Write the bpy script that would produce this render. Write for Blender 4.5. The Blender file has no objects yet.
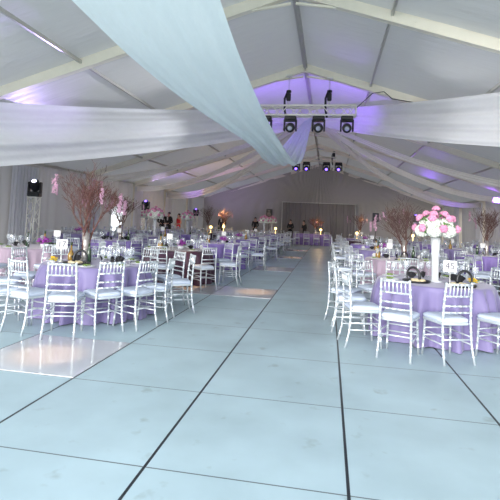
import bpy, math, random
from mathutils import Vector, Matrix, noise
random.seed(7)
PI=math.pi
sc=bpy.context.scene
col=sc.collection
sin,cos=math.sin,math.cos

# ------------------------------------------------------------------ mesh builder
class MB:
    def __init__(s): s.v=[];s.f=[];s.sm=[]
    def add(s,vs,fs,smooth=True,M=None):
        o=len(s.v)
        s.v+= [tuple(M@Vector(v)) for v in vs] if M else [tuple(v) for v in vs]
        s.f+=[tuple(i+o for i in f) for f in fs]; s.sm+=[smooth]*len(fs)
        return s
    def box(s,c,d,rz=0,M=None,bev=0):
        x,y,z=d[0]/2,d[1]/2,d[2]/2
        T=Matrix.Translation(c)@Matrix.Rotation(rz,4,'Z')
        if M: T=M@T
        if bev<=0:
            vs=[(i*x,j*y,k*z) for i in(-1,1) for j in(-1,1) for k in(-1,1)]
            return s.add(vs,[(0,1,3,2),(4,6,7,5),(0,4,5,1),(2,3,7,6),(0,2,6,4),(1,5,7,3)],False,T)
        b=bev
        vs=[];ring=lambda xx,yy,zz:[(-xx+b,-yy,zz),(xx-b,-yy,zz),(xx,-yy+b,zz),(xx,yy-b,zz),(xx-b,yy,zz),(-xx+b,yy,zz),(-xx,yy-b,zz),(-xx,-yy+b,zz)]
        rs=[ring(x-b,y-b,-z),ring(x,y,-z+b),ring(x,y,z-b),ring(x-b,y-b,z)]
        for r in rs: vs+=r
        fs=[tuple(range(7,-1,-1)),tuple(range(24,32))]
        for k in range(3):
            for i in range(8): fs.append((k*8+i,k*8+(i+1)%8,k*8+8+(i+1)%8,k*8+8+i))
        return s.add(vs,fs,False,T)
    def tube(s,pts,r,n=8,cap=True,M=None):
        pts=[Vector(p) for p in pts]; m=len(pts)
        if not hasattr(r,'__len__'): r=[r]*m
        vs=[];up=None
        for i,p in enumerate(pts):
            t=(pts[min(i+1,m-1)]-pts[max(i-1,0)])
            t=t.normalized() if t.length>1e-9 else Vector((0,0,1))
            if up is None:
                up=Vector((0,0,1)) if abs(t.z)<.9 else Vector((1,0,0))
            a=t.cross(up)
            if a.length<1e-6: a=t.cross(Vector((0,1,0)))
            a.normalize(); b=a.cross(t); up=b
            for k in range(n):
                w=2*PI*k/n; vs.append(p+(a*cos(w)+b*sin(w))*r[i])
        fs=[(i*n+k,i*n+(k+1)%n,(i+1)*n+(k+1)%n,(i+1)*n+k) for i in range(m-1) for k in range(n)]
        if cap: fs+=[tuple(range(n-1,-1,-1)),tuple((m-1)*n+k for k in range(n))]
        return s.add(vs,fs,True,M)
    def lathe(s,prof,n=20,M=None,c=(0,0,0)):
        vs=[];cl=[]
        for r,z in prof:
            for k in range(n):
                w=2*PI*k/n; vs.append((c[0]+r*cos(w),c[1]+r*sin(w),c[2]+z))
        m=len(prof)
        fs=[(i*n+k,i*n+(k+1)%n,(i+1)*n+(k+1)%n,(i+1)*n+k) for i in range(m-1) for k in range(n)]
        if prof[0][0]>1e-4: fs.append(tuple(range(n-1,-1,-1)))
        if prof[-1][0]>1e-4: fs.append(tuple((m-1)*n+k for k in range(n)))
        return s.add(vs,fs,True,M)
    def ball(s,c,r,n=8,m=5,M=None):
        if not hasattr(r,'__len__'): r=(r,r,r)
        vs=[(c[0],c[1],c[2]-r[2])]
        for i in range(1,m):
            a=-PI/2+PI*i/m
            for k in range(n):
                w=2*PI*k/n; vs.append((c[0]+r[0]*cos(a)*cos(w),c[1]+r[1]*cos(a)*sin(w),c[2]+r[2]*sin(a)))
        vs.append((c[0],c[1],c[2]+r[2])); L=len(vs)-1
        fs=[(0,1+(k+1)%n,1+k) for k in range(n)]
        for i in range(m-2):
            for k in range(n): fs.append((1+i*n+k,1+i*n+(k+1)%n,1+(i+1)*n+(k+1)%n,1+(i+1)*n+k))
        b=1+(m-2)*n
        fs+=[(b+k,b+(k+1)%n,L) for k in range(n)]
        return s.add(vs,fs,True,M)
    def grid(s,fn,nu,nv,smooth=True):
        vs=[fn(i/nu,j/nv) for i in range(nu+1) for j in range(nv+1)]
        w=nv+1
        return s.add(vs,[(i*w+j,(i+1)*w+j,(i+1)*w+j+1,i*w+j+1) for i in range(nu) for j in range(nv)],smooth)
    def join(s,o): return s.add(o.v,o.f) if False else s._join(o)
    def _join(s,o):
        k=len(s.v); s.v+=o.v; s.f+=[tuple(i+k for i in f) for f in o.f]; s.sm+=o.sm; return s
    def mesh(s,name,mat):
        me=bpy.data.meshes.new(name); me.from_pydata(s.v,[],s.f)
        me.polygons.foreach_set('use_smooth',s.sm)
        if mat: me.materials.append(mat)
        me.update(); return me
    def build(s,name,mat,parent=None,loc=None):
        o=bpy.data.objects.new(name,s.mesh(name,mat)); col.objects.link(o)
        if parent: o.parent=parent
        if loc: o.location=loc
        return o
def tag(o,label=None,cat=None,group=None,kind=None):
    for k,v in (('label',label),('category',cat),('group',group),('kind',kind)):
        if v: o[k]=v
    return o
def empty(name,loc=(0,0,0),rz=0):
    o=bpy.data.objects.new(name,None); o.empty_display_size=.1; col.objects.link(o); o.location=loc; o.rotation_euler.z=rz; return o
def inst(src,loc,rz=0,scale=1):
    """copy a thing, its parts and their sub-parts"""
    r=src.copy(); col.objects.link(r); r.location=loc; r.rotation_euler=(0,0,rz); r.scale=(scale,)*3
    for ch in kids.get(src.name,list(src.children)):
        c=ch.copy(); col.objects.link(c); c.parent=r
        for g in kids.get(ch.name,()):
            d=g.copy(); col.objects.link(d); d.parent=c
    return r
kids={}
def reg(o):
    kids[o.name]=[c for c in bpy.data.objects if c.parent==o]
    for c in kids[o.name]: kids[c.name]=[g for g in bpy.data.objects if g.parent==c]
    return o

# ------------------------------------------------------------------ materials
def mat(name,c,rough=.5,metal=0,bump=0,bscale=20,var=0,vscale=4,spec=.5,transl=0,emit=None,estr=0,stretch=None,alpha=None,sheen=0):
    m=bpy.data.materials.new(name); m.use_nodes=True; nt=m.node_tree; N=nt.nodes; L=nt.links
    b=N['Principled BSDF']; out=N['Material Output']
    b.inputs['Base Color'].default_value=(*c,1); b.inputs['Roughness'].default_value=rough
    b.inputs['Metallic'].default_value=metal; b.inputs['Specular IOR Level'].default_value=spec
    if sheen: b.inputs['Sheen Weight'].default_value=sheen
    tc=N.new('ShaderNodeTexCoord'); mp=N.new('ShaderNodeMapping'); L.new(tc.outputs['Object'],mp.inputs[0])
    if stretch: mp.inputs['Scale'].default_value=stretch
    colout=None
    nz=N.new('ShaderNodeTexNoise'); nz.inputs['Scale'].default_value=vscale; nz.inputs['Detail'].default_value=5; L.new(mp.outputs[0],nz.inputs[0])
    v=max(var,.03)
    mx=N.new('ShaderNodeMix'); mx.data_type='RGBA'; L.new(nz.outputs[0],mx.inputs['Factor'])
    mx.inputs['A'].default_value=(*[max(0,x*(1-v)) for x in c],1); mx.inputs['B'].default_value=(*[min(1,x*(1+v)) for x in c],1)
    L.new(mx.outputs['Result'],b.inputs['Base Color']); colout=mx.outputs['Result']
    if bump:
        nb=N.new('ShaderNodeTexNoise'); nb.inputs['Scale'].default_value=bscale; nb.inputs['Detail'].default_value=4; L.new(mp.outputs[0],nb.inputs[0])
        bp=N.new('ShaderNodeBump'); bp.inputs['Strength'].default_value=bump; bp.inputs['Distance'].default_value=.03
        L.new(nb.outputs[0],bp.inputs['Height']); L.new(bp.outputs[0],b.inputs['Normal'])
    if emit: b.inputs['Emission Color'].default_value=(*emit,1); b.inputs['Emission Strength'].default_value=estr
    last=b.outputs[0]
    if transl:
        t=N.new('ShaderNodeBsdfTranslucent'); L.new(colout,t.inputs[0])
        if bump: L.new(bp.outputs[0],t.inputs['Normal'])
        ms=N.new('ShaderNodeMixShader'); ms.inputs[0].default_value=transl; L.new(last,ms.inputs[1]); L.new(t.outputs[0],ms.inputs[2]); last=ms.outputs[0]
    if alpha is not None:
        t=N.new('ShaderNodeBsdfTransparent'); ms=N.new('ShaderNodeMixShader'); ms.inputs[0].default_value=alpha
        L.new(t.outputs[0],ms.inputs[1]); L.new(last,ms.inputs[2]); last=ms.outputs[0]
    L.new(last,out.inputs[0])
    return m
M={}
M['roof']=mat('roof_vinyl',(.68,.67,.66),.5,bump=.9,bscale=1.6,transl=.045,stretch=(.5,3,1),spec=.4)
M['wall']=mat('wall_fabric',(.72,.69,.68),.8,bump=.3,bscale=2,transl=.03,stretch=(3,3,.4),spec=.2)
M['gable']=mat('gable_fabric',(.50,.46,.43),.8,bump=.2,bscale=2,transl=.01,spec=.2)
M['alu']=mat('cream_aluminium',(.93,.87,.76),.4,metal=0,var=.05)
M['purlin']=mat('purlin_metal',(.55,.54,.50),.4,metal=.3)
M['drape']=mat('white_sheer',(.92,.92,.95),.8,bump=.25,bscale=3,transl=.35,stretch=(4,.5,4),spec=.1)
M['drape_daylit']=mat('daylit_white_sheer',(.77,.86,.91),.7,bump=.2,bscale=5,transl=.30,stretch=(6,.3,6),spec=.15)  # white sheer; the cool blue of daylight is put into its colour
M['drape_thin']=mat('ivory_sheer',(.93,.90,.86),.8,bump=.2,bscale=4,transl=.3,spec=.1)
M['curtain']=mat('white_curtain',(.84,.84,.88),.85,bump=.2,bscale=6,transl=.25,stretch=(3,3,.2),spec=.1)
M['grey_curtain']=mat('taupe_curtain',(.30,.27,.25),.85,bump=.2,bscale=6,stretch=(3,3,.2),spec=.1)
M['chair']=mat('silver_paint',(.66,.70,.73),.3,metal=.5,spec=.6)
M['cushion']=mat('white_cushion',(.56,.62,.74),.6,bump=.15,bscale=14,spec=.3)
M['lav']=mat('lavender_cloth',(.21,.175,.35),.55,bump=.1,bscale=9,sheen=.3,spec=.4)
M['pink']=mat('pale_pink_cloth',(.38,.29,.37),.55,bump=.1,bscale=9,sheen=.3,spec=.4)
M['plum']=mat('plum_cloth',(.045,.012,.035),.5,bump=.1,bscale=9,sheen=.3,spec=.4)
M['viol']=mat('violet_cloth',(.24,.17,.46),.55,bump=.1,bscale=9,sheen=.3,spec=.4)
M['white']=mat('white_china',(.86,.87,.88),.2,spec=.6)
M['paper']=mat('card_paper',(.66,.66,.66),.7)
M['ink']=mat('grey_ink',(.10,.09,.12),.7)
M['black']=mat('black_plastic',(.015,.015,.018),.35)
M['steel']=mat('truss_aluminium',(.90,.88,.80),.35,metal=.1)
M['steelchain']=mat('galvanised_steel',(.6,.6,.6),.35,metal=.8)
M['bark']=mat('brown_bark',(.13,.07,.06),.8,var=.3,vscale=20)
M['bark_pink']=mat('reddish_bark',(.15,.065,.055),.8,var=.3,vscale=20)
M['blossom']=mat('pink_blossom',(.60,.34,.48),.6,var=.25,vscale=30)
M['rose']=mat('pink_rose',(.66,.27,.43),.6,var=.2,vscale=30,bump=.4,bscale=40)
M['hyd']=mat('white_hydrangea',(.74,.77,.70),.7,var=.05,vscale=40,bump=.5,bscale=60)
M['leaf']=mat('green_leaf',(.10,.22,.05),.5,var=.3,vscale=20)
M['purpflower']=mat('purple_orchid',(.38,.05,.42),.5,var=.2,vscale=30)
M['yellow']=mat('yellow_flower',(.85,.55,.03),.5,var=.2,vscale=30)
M['salad']=mat('salad_greens',(.22,.32,.08),.5,var=.5,vscale=60)
M['suit']=mat('black_suit',(.012,.012,.015),.7)
M['skin']=mat('skin',(.60,.36,.27),.5)
M['shirt']=mat('white_shirt',(.8,.8,.82),.7)
M['red']=mat('red_dress',(.75,.025,.03),.5)
M['hair_d']=mat('dark_hair',(.02,.014,.01),.5)
M['hair_g']=mat('grey_hair',(.45,.42,.38),.6)
M['amber']=mat('amber_glass',(.32,.19,.04),.15,spec=.7)
M['bottle']=mat('dark_green_glass',(.02,.05,.02),.1,spec=.8)
M['silvervase']=mat('mirrored_vase',(.42,.38,.36),.25,metal=.6,bump=.3,bscale=30)
M['poly']=mat('pale_gloss_panel',(.58,.58,.61),.09,spec=.9,bump=.02,bscale=3)
M['grass']=mat('outside_ground',(.35,.38,.30),.9,var=.3)
M['lens']=mat('lamp_lens',(.3,.3,.8),.2,emit=(.22,.12,1.0),estr=4)
M['lens_w']=mat('white_lamp_lens',(.8,.8,.9),.2,emit=(.75,.75,1.0),estr=6)
M['lens_f']=mat('glass_lens',(.42,.45,.6),.12)
M['bulb']=mat('warm_bulb',(1,.7,.3),.4,emit=(1,.66,.25),estr=5)
def glassmat(name,tint,a=.25):
    m=bpy.data.materials.new(name); m.use_nodes=True; nt=m.node_tree;N=nt.nodes;L=nt.links
    N.remove(N['Principled BSDF'])
    t=N.new('ShaderNodeBsdfTransparent'); t.inputs[0].default_value=(.96,.97,.98,1)
    g=N.new('ShaderNodeBsdfGlossy'); g.inputs['Roughness'].default_value=.06
    d=N.new('ShaderNodeBsdfDiffuse'); d.inputs[0].default_value=(*tint,1)
    fr=N.new('ShaderNodeLayerWeight'); fr.inputs[0].default_value=.45
    m1=N.new('ShaderNodeMixShader'); L.new(fr.outputs['Facing'],m1.inputs[0]); L.new(t.outputs[0],m1.inputs[1]); L.new(g.outputs[0],m1.inputs[2])
    m2=N.new('ShaderNodeMixShader'); m2.inputs[0].default_value=a; L.new(m1.outputs[0],m2.inputs[1]); L.new(d.outputs[0],m2.inputs[2])
    L.new(m2.outputs[0],N['Material Output'].inputs[0]); return m
M['glass']=glassmat('clear_glass',(.80,.85,.90),.25)
M['vase']=glassmat('milky_glass_vase',(.85,.87,.90),.6)

def floor_mat():
    m=bpy.data.materials.new('painted_plywood_floor'); m.use_nodes=True; nt=m.node_tree;N=nt.nodes;L=nt.links
    b=N['Principled BSDF']; tc=N.new('ShaderNodeTexCoord'); sp=N.new('ShaderNodeSeparateXYZ'); L.new(tc.outputs['Object'],sp.inputs[0])
    def line(out,period,off,w):
        a=N.new('ShaderNodeMath');a.operation='ADD';L.new(out,a.inputs[0]);a.inputs[1].default_value=-off+period*200+period/2
        q=N.new('ShaderNodeMath');q.operation='MODULO';L.new(a.outputs[0],q.inputs[0]);q.inputs[1].default_value=period
        r=N.new('ShaderNodeMath');r.operation='SUBTRACT';L.new(q.outputs[0],r.inputs[0]);r.inputs[1].default_value=period/2
        u=N.new('ShaderNodeMath');u.operation='ABSOLUTE';L.new(r.outputs[0],u.inputs[0])
        v=N.new('ShaderNodeMath');v.operation='LESS_THAN';L.new(u.outputs[0],v.inputs[0]);v.inputs[1].default_value=w
        return v.outputs[0]
    lx=line(sp.outputs['X'],1.212,-1.053,.010); ly=line(sp.outputs['Y'],1.25,5.25,.0055)
    n1=N.new('ShaderNodeTexNoise');n1.inputs['Scale'].default_value=1.3;n1.inputs['Detail'].default_value=8;L.new(tc.outputs['Object'],n1.inputs[0])
    r1=N.new('ShaderNodeValToRGB');L.new(n1.outputs[0],r1.inputs[0])
    r1.color_ramp.elements[0].position=.3;r1.color_ramp.elements[0].color=(.37,.475,.51,1)
    r1.color_ramp.elements[1].position=.7;r1.color_ramp.elements[1].color=(.47,.595,.64,1)
    n2=N.new('ShaderNodeTexNoise');n2.inputs['Scale'].default_value=5;n2.inputs['Detail'].default_value=3
    mp=N.new('ShaderNodeMapping');mp.inputs['Scale'].default_value=(1,1,1);mp.inputs['Location'].default_value=(3,7,0);L.new(tc.outputs['Object'],mp.inputs[0]);L.new(mp.outputs[0],n2.inputs[0])
    r2=N.new('ShaderNodeValToRGB');L.new(n2.outputs[0],r2.inputs[0]);r2.color_ramp.elements[0].position=.25;r2.color_ramp.elements[0].color=(.8,.78,.75,1);r2.color_ramp.elements[1].position=.36;r2.color_ramp.elements[1].color=(1,1,1,1)
    mu=N.new('ShaderNodeMix');mu.data_type='RGBA';mu.blend_type='MULTIPLY';mu.inputs['Factor'].default_value=1;L.new(r1.outputs[0],mu.inputs['A']);L.new(r2.outputs[0],mu.inputs['B'])
    m1=N.new('ShaderNodeMix');m1.data_type='RGBA';L.new(ly,m1.inputs['Factor']);L.new(mu.outputs['Result'],m1.inputs['A']);m1.inputs['B'].default_value=(.12,.14,.15,1)
    m2=N.new('ShaderNodeMix');m2.data_type='RGBA';L.new(lx,m2.inputs['Factor']);L.new(m1.outputs['Result'],m2.inputs['A']);m2.inputs['B'].default_value=(.02,.025,.03,1)
    L.new(m2.outputs['Result'],b.inputs['Base Color']); b.inputs['Roughness'].default_value=.38; b.inputs['Specular IOR Level'].default_value=.35
    bp=N.new('ShaderNodeBump');bp.inputs['Strength'].default_value=.08;bp.inputs['Distance'].default_value=.01;L.new(n1.outputs[0],bp.inputs['Height']);L.new(bp.outputs[0],b.inputs['Normal'])
    return m
M['floor']=floor_mat()

# ------------------------------------------------------------------ tent shell
XC=-.89; HW=10.05; XL=XC-HW; XR=XC+HW; ZE=3.25; ZR=6.46; SL=(ZR-ZE)/HW
FR=[-.43,4.57,9.57,14.57,19.57,24.57,29.57,34.57,39.57]; Y0,Y1=FR[0],FR[-1]
def struct(name,mb,m): return tag(mb.build(name,m),kind='structure')
mb=MB(); mb.box((XC,(Y0+Y1)/2,-.05),(2*HW,Y1-Y0,.1)); struct('floor',mb,M['floor'])
mb=MB(); mb.box((0,10,-.2),(160,160,.1)); struct('trim_1',mb,M['grass'])
rz=lambda x: ZR-abs(x-XC)*SL
mb=MB()
for a,b in zip(FR,FR[1:]):
    for s in (-1,1):
        def f(u,v,a=a,b=b,s=s):
            x=XC+s*HW*v*1.02; y=a+(b-a)*u
            return (x,y,rz(x)+.12+.05*sin(PI*u)*sin(PI*min(1,v))*(1 if v<1 else 0)+.012*noise.noise((x*.7,y*2.5,s)))
        mb.grid(f,16,30)
struct('ceiling',mb,M['roof'])
# side walls, pleated liner; a bright window opening in the left one
WY0,WY1,WZ0,WZ1=21.95,23.35,.45,2.12
def wall(x,s,hole):
    mb=MB()
    segs=[(Y0,Y1,0,ZE+.13)] if not hole else [(Y0,WY0,0,ZE+.13),(WY1,Y1,0,ZE+.13),(WY0,WY1,0,WZ0),(WY0,WY1,WZ1,ZE+.13)]
    for ya,yb,za,zb in segs:
        def f(u,v):
            y=ya+(yb-ya)*u; z=za+(zb-za)*v
            return (x+s*(.05+.03*sin(y*9+sin(y*2.3)*2)+.03*noise.noise((y*1.3,z*.6,s))),y,z)
        mb.grid(f,max(6,int((yb-ya)*10)),5)
    return mb
struct('wall_left',wall(XL,-1,True),M['wall']); struct('wall_right',wall(XR,1,False),M['wall'])
mb=MB()
yw=(WY0+WY1)/2
for y in (WY0,WY1): mb.box((XL-.02,y,(WZ0+WZ1)/2),(.08,.05,WZ1-WZ0+.05))
for z in (WZ0,WZ1): mb.box((XL-.02,yw,z),(.08,WY1-WY0+.05,.05))
wf=struct('window_1',mb,M['white'])
pn=MB().box((XL-.03,yw,(WZ0+WZ1)/2),(.006,WY1-WY0-.05,WZ1-WZ0-.05)).build('pane',mat('window_vinyl',(.95,.96,.98),.3,transl=.9,spec=.2),wf)
# rear gable wall, gathered towards the apex
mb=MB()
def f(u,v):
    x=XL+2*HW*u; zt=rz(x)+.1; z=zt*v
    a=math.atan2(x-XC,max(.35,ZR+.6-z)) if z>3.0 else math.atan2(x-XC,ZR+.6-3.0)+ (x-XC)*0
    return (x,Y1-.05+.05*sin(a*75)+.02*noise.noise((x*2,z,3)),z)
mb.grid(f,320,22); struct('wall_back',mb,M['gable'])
# frames: rafters and legs, and purlins
def bar(mb,p,q,w,h):
    p,q=Vector(p),Vector(q); d=(q-p); L=d.length; d.normalize()
    side=d.cross(Vector((0,0,1))).normalized() if abs(d.z)<.99 else Vector((0,1,0)); up=side.cross(d)
    vs=[p+side*(i*w/2)+up*(j*h/2) for i,j in((-1,-1),(1,-1),(1,1),(-1,1))]+[q+side*(i*w/2)+up*(j*h/2) for i,j in((-1,-1),(1,-1),(1,1),(-1,1))]
    mb.add(vs,[(3,2,1,0),(4,5,6,7),(0,1,5,4),(1,2,6,5),(2,3,7,6),(3,0,4,7)],False)
tn=2
for y in FR:
    mb=MB()
    for s in (-1,1):
        e=(XC+s*HW,y,ZE); bar(mb,(XC,y,ZR),e,.12,.22)
        bar(mb,(XC,y,ZR+.12),(XC+s*HW,y,ZE+.12),.15,.02)
        bar(mb,(XC,y,ZR-.115),(XC+s*HW,y,ZE-.115),.15,.018)
        mb.box((XC+s*(HW-.02),y,ZE/2),(.2,.12,ZE))
        # gusset plate and bolts at knee and apex
        bar(mb,(XC+s*.05,y,ZR-.28),(XC+s*.9,y,ZR-.12-.9*SL),.05,.05)
        for d in (.3,.45,2.3,2.5,5.0,5.2):
            for yy in (-.064,):
                mb.ball((XC+s*d,y+yy,ZR-d*SL+.0),.014,6,4)
    struct('trim_%d'%tn,mb,M['alu']); tn+=1
for off in (0,-2.04,2.04,-4.82,4.78,-7.5,7.5,-HW,HW):
    mb=MB(); x=XC+off
    for a,b in zip(FR,FR[1:]):
        if off==0:
            bar(mb,(x,a+.06,rz(x)+.02),(x,b-.06,rz(x)+.02),.13,.06); bar(mb,(x,a+.06,rz(x)-.03),(x,b-.06,rz(x)-.03),.05,.06)
        else: bar(mb,(x,a+.06,rz(x)+.04),(x,b-.06,rz(x)+.04),.055,.08)
    struct('trim_%d'%tn,mb,M['purlin']); tn+=1

# ------------------------------------------------------------------ drapes
def interp(t,pts):
    for (a,va),(b,vb) in zip(pts,pts[1:]):
        if t<=b:
            k=(t-a)/(b-a); return va+(vb-va)*max(0,k)
    return pts[-1][1]
def smoothf(t,pts,w=.5):
    return sum(interp(t+d*w,pts) for d in (-1,-.5,0,.5,1))/5
HUB=Vector((XC,19.45,6.0))
def swag_z(Y):
    return 2.66+(.029*(Y-10)**2 if Y<10 else .0365*(Y-10)**2)
Lf=[(-.43,-4.2),(4.1,-2.7),(5.4,-2.34),(6.3,-2.06),(7.3,-1.74),(8.1,-1.52),(9,-1.45),(12,-1.65),(14.9,-1.78),(16.8,-1.65),(18.3,-1.35),(19.45,-1.0)]
Rf=[(-.43,-1.2),(4.2,-1.13),(6,-1.03),(8.4,-.88),(10,-.84),(15.6,-.86),(17.4,-.87),(19.45,-.81)]
def f(u,v):
    Y=-.43+19.88*u; l=smoothf(Y,Lf); r=smoothf(Y,Rf); x=l+(r-l)*v
    k=.010+.018*min(1,max(0,(Y-5)/5))*(1 if Y<18 else .4)
    z=swag_z(Y)+k*(sin(v*19+1)+.6*sin(v*41+Y*.1))-.02*sin(PI*v)*min(1,(r-l))+.05+.2*max(0,1-abs(Y-11)/6)
    return (x,Y,z)
o=MB().grid(f,110,56).build('ceiling_swag',M['drape_daylit'])
tag(o,'broad white sheer swag tinted daylight blue sweeping down the centre of the tent overhead','fabric swag')
def side_drape(end,w0,w1,sag,lab,m,grp=None,n=1.0,power=1,wob=.05):
    end=Vector(end)
    plan=(end-HUB); hdir=Vector((plan.x,plan.y,0)).normalized(); nrm=Vector((-hdir.y,hdir.x,0))
    def f(u,v):
        p=HUB+plan*u; w=w0+(w1-w0)*(u**.6)
        z=p.z-sag*4*u*(1-u)**power+ (v-.5)*w
        q=Vector((p.x,p.y,z))+nrm*((wob*(sin(v*17*n+2)+.5*sin(v*37*n+u*3))+ .18*w*sin(PI*v))*min(1,u*6)*min(1,w))
        return tuple(q)
    o=MB().grid(f,60,40).build('ceiling_drape',m); tag(o,lab,'ceiling drape',grp); return o
side_drape((XR-.1,3.0,3.0),.5,1.75,.42,'wide white drape band running from the hub to the near right wall',M['drape'])
side_drape((XL+.1,4.57,2.4),.6,1.75,.38,'wide white drape band running from the hub to the near left wall',M['drape'])
for s,sw in ((1,'right'),(-1,'left')):
    X=XR-.15 if s>0 else XL+.15
    side_drape((X,19.57,3.05),.15,.30,.55,'narrow ivory drape from the hub to the %s wall, foremost of the three thin ones'%sw,M['drape_thin'],wob=.03)
    side_drape((X,24.57,3.0),.2,.28,.85,'narrow ivory drape from the hub to the %s wall, middle of the three thin ones'%sw,M['drape_thin'],wob=.03)
    side_drape((X,29.57,3.0),.2,.45 if s<0 else .3,1.15,'gathered drape from the hub to the %s wall, rearmost of the three thin ones'%sw,M['drape_thin'],wob=.05)

# curtains on the legs of the frames
def curtain(loc,axis,w,h,lab,m,amp=.045,freq=34,name='curtain',folds=1):
    def f(u,v):
        t=(u-.5)*w; d=amp*(sin(t*freq+sin(t*5)*1.5)+.4*sin(t*freq*2.1))*(.55+.45*(1-v))
        t2=t*(1-.0*v)
        return (d,t2,h*v) if axis=='y' else (t2,d,h*v)
    o=MB().grid(f,int(w*60),6).build(name,m,loc=loc); tag(o,lab,'curtain'); return o
ords=['nearest','second nearest','middle','second farthest','farthest']
for s,sw,x in ((-1,'left',XL+.2),(1,'right',XR-.2)):
    for i,y in enumerate((14.57,19.57,24.57,29.57,34.57)):
        curtain((x,y+.25,.01),'y',1.5 if i==0 else 1.1,ZE-.15,'gathered white curtain on the %s wall, %s of its row'%(sw,ords[i]),M['curtain'])
bd=curtain((-.88,38.6,.01),'x',5.9,3.1,'long taupe grey curtain hung across the far end wall',M['grey_curtain'],amp=.05,freq=16,name='backdrop_curtain')
mb=MB(); mb.tube([(-3.95,38.6,3.14),(2.2,38.6,3.14)],.025)
for x in (-3.9,-.88,2.15): mb.tube([(x,38.72,0),(x,38.72,3.15)],.025)
tag(mb.build('curtain_rail',M['steel']),'metal pipe frame carrying the taupe grey curtain','curtain rail')

# ------------------------------------------------------------------ paler, glossier squares laid on the floor grid
PL=[(-3.47,4.0,'pale glossy floor panel beside the chairs of the nearest left table'),
    (-2.26,9.0,'pale glossy floor panel in the aisle beside the plum table'),
    (-3.47,9.0,'pale glossy floor panel under the chairs of the plum table'),
    (-2.26,14.0,'pale glossy floor panel in the aisle, third from the front'),
    (-2.26,19.0,'pale glossy floor panel in the aisle, second from the back'),
    (-2.26,24.0,'pale glossy floor panel in the aisle, rearmost one')]
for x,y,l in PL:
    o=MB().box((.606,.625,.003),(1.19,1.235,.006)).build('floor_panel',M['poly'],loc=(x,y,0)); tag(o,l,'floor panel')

# ------------------------------------------------------------------ chiavari chairs
def ringed(path,r,n=40,k=7,seg=8,amp=.32):
    """resample path with bamboo knuckles"""
    P=[Vector(p) for p in path]; out=[];R=[]
    L=[0]
    for a,b in zip(P,P[1:]): L.append(L[-1]+(b-a).length)
    def at(t):
        d=t*L[-1]
        for i in range(len(P)-1):
            if d<=L[i+1]+1e-9:
                q=(d-L[i])/(L[i+1]-L[i]); return P[i].lerp(P[i+1],q)
        return P[-1]
    ts=[(0,1)]
    for j in range(1,k):
        c=j/k
        ts+=[(c-.012,1),(c-.006,1+amp),(c+.006,1+amp),(c+.012,1)]
    ts.append((1,1))
    return [at(t) for t,_ in ts],[r*q for _,q in ts]
POST=[(.188,-.255,0),(.180,-.205,.2),(.176,-.19,.45),(.169,-.20,.67),(.160,-.228,.897)]
def seat_outline(y0,y1,w0,w1,rr,z,n=5):
    pts=[]
    cs=[((w1-rr),(y1-rr),0),((-w1+rr),(y1-rr),PI/2),((-w0+rr),(y0+rr),PI),((w0-rr),(y0+rr),3*PI/2)]
    for cx,cy,a in cs:
        for i in range(n+1):
            w=a+PI/2*i/n; pts.append((cx+rr*cos(w),cy+rr*sin(w),z))
    return pts
def slab(mb,levels,n=5):
    rings=[seat_outline(y0,y1,w0,w1,rr,z,n) for (y0,y1,w0,w1,rr,z) in levels]
    k=len(rings[0]); vs=[p for r in rings for p in r]
    fs=[tuple(range(k-1,-1,-1)),tuple((len(rings)-1)*k+i for i in range(k))]
    for j in range(len(rings)-1):
        for i in range(k): fs.append((j*k+i,j*k+(i+1)%k,(j+1)*k+(i+1)%k,(j+1)*k+i))
    mb.add(vs,fs,True); return mb
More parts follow.
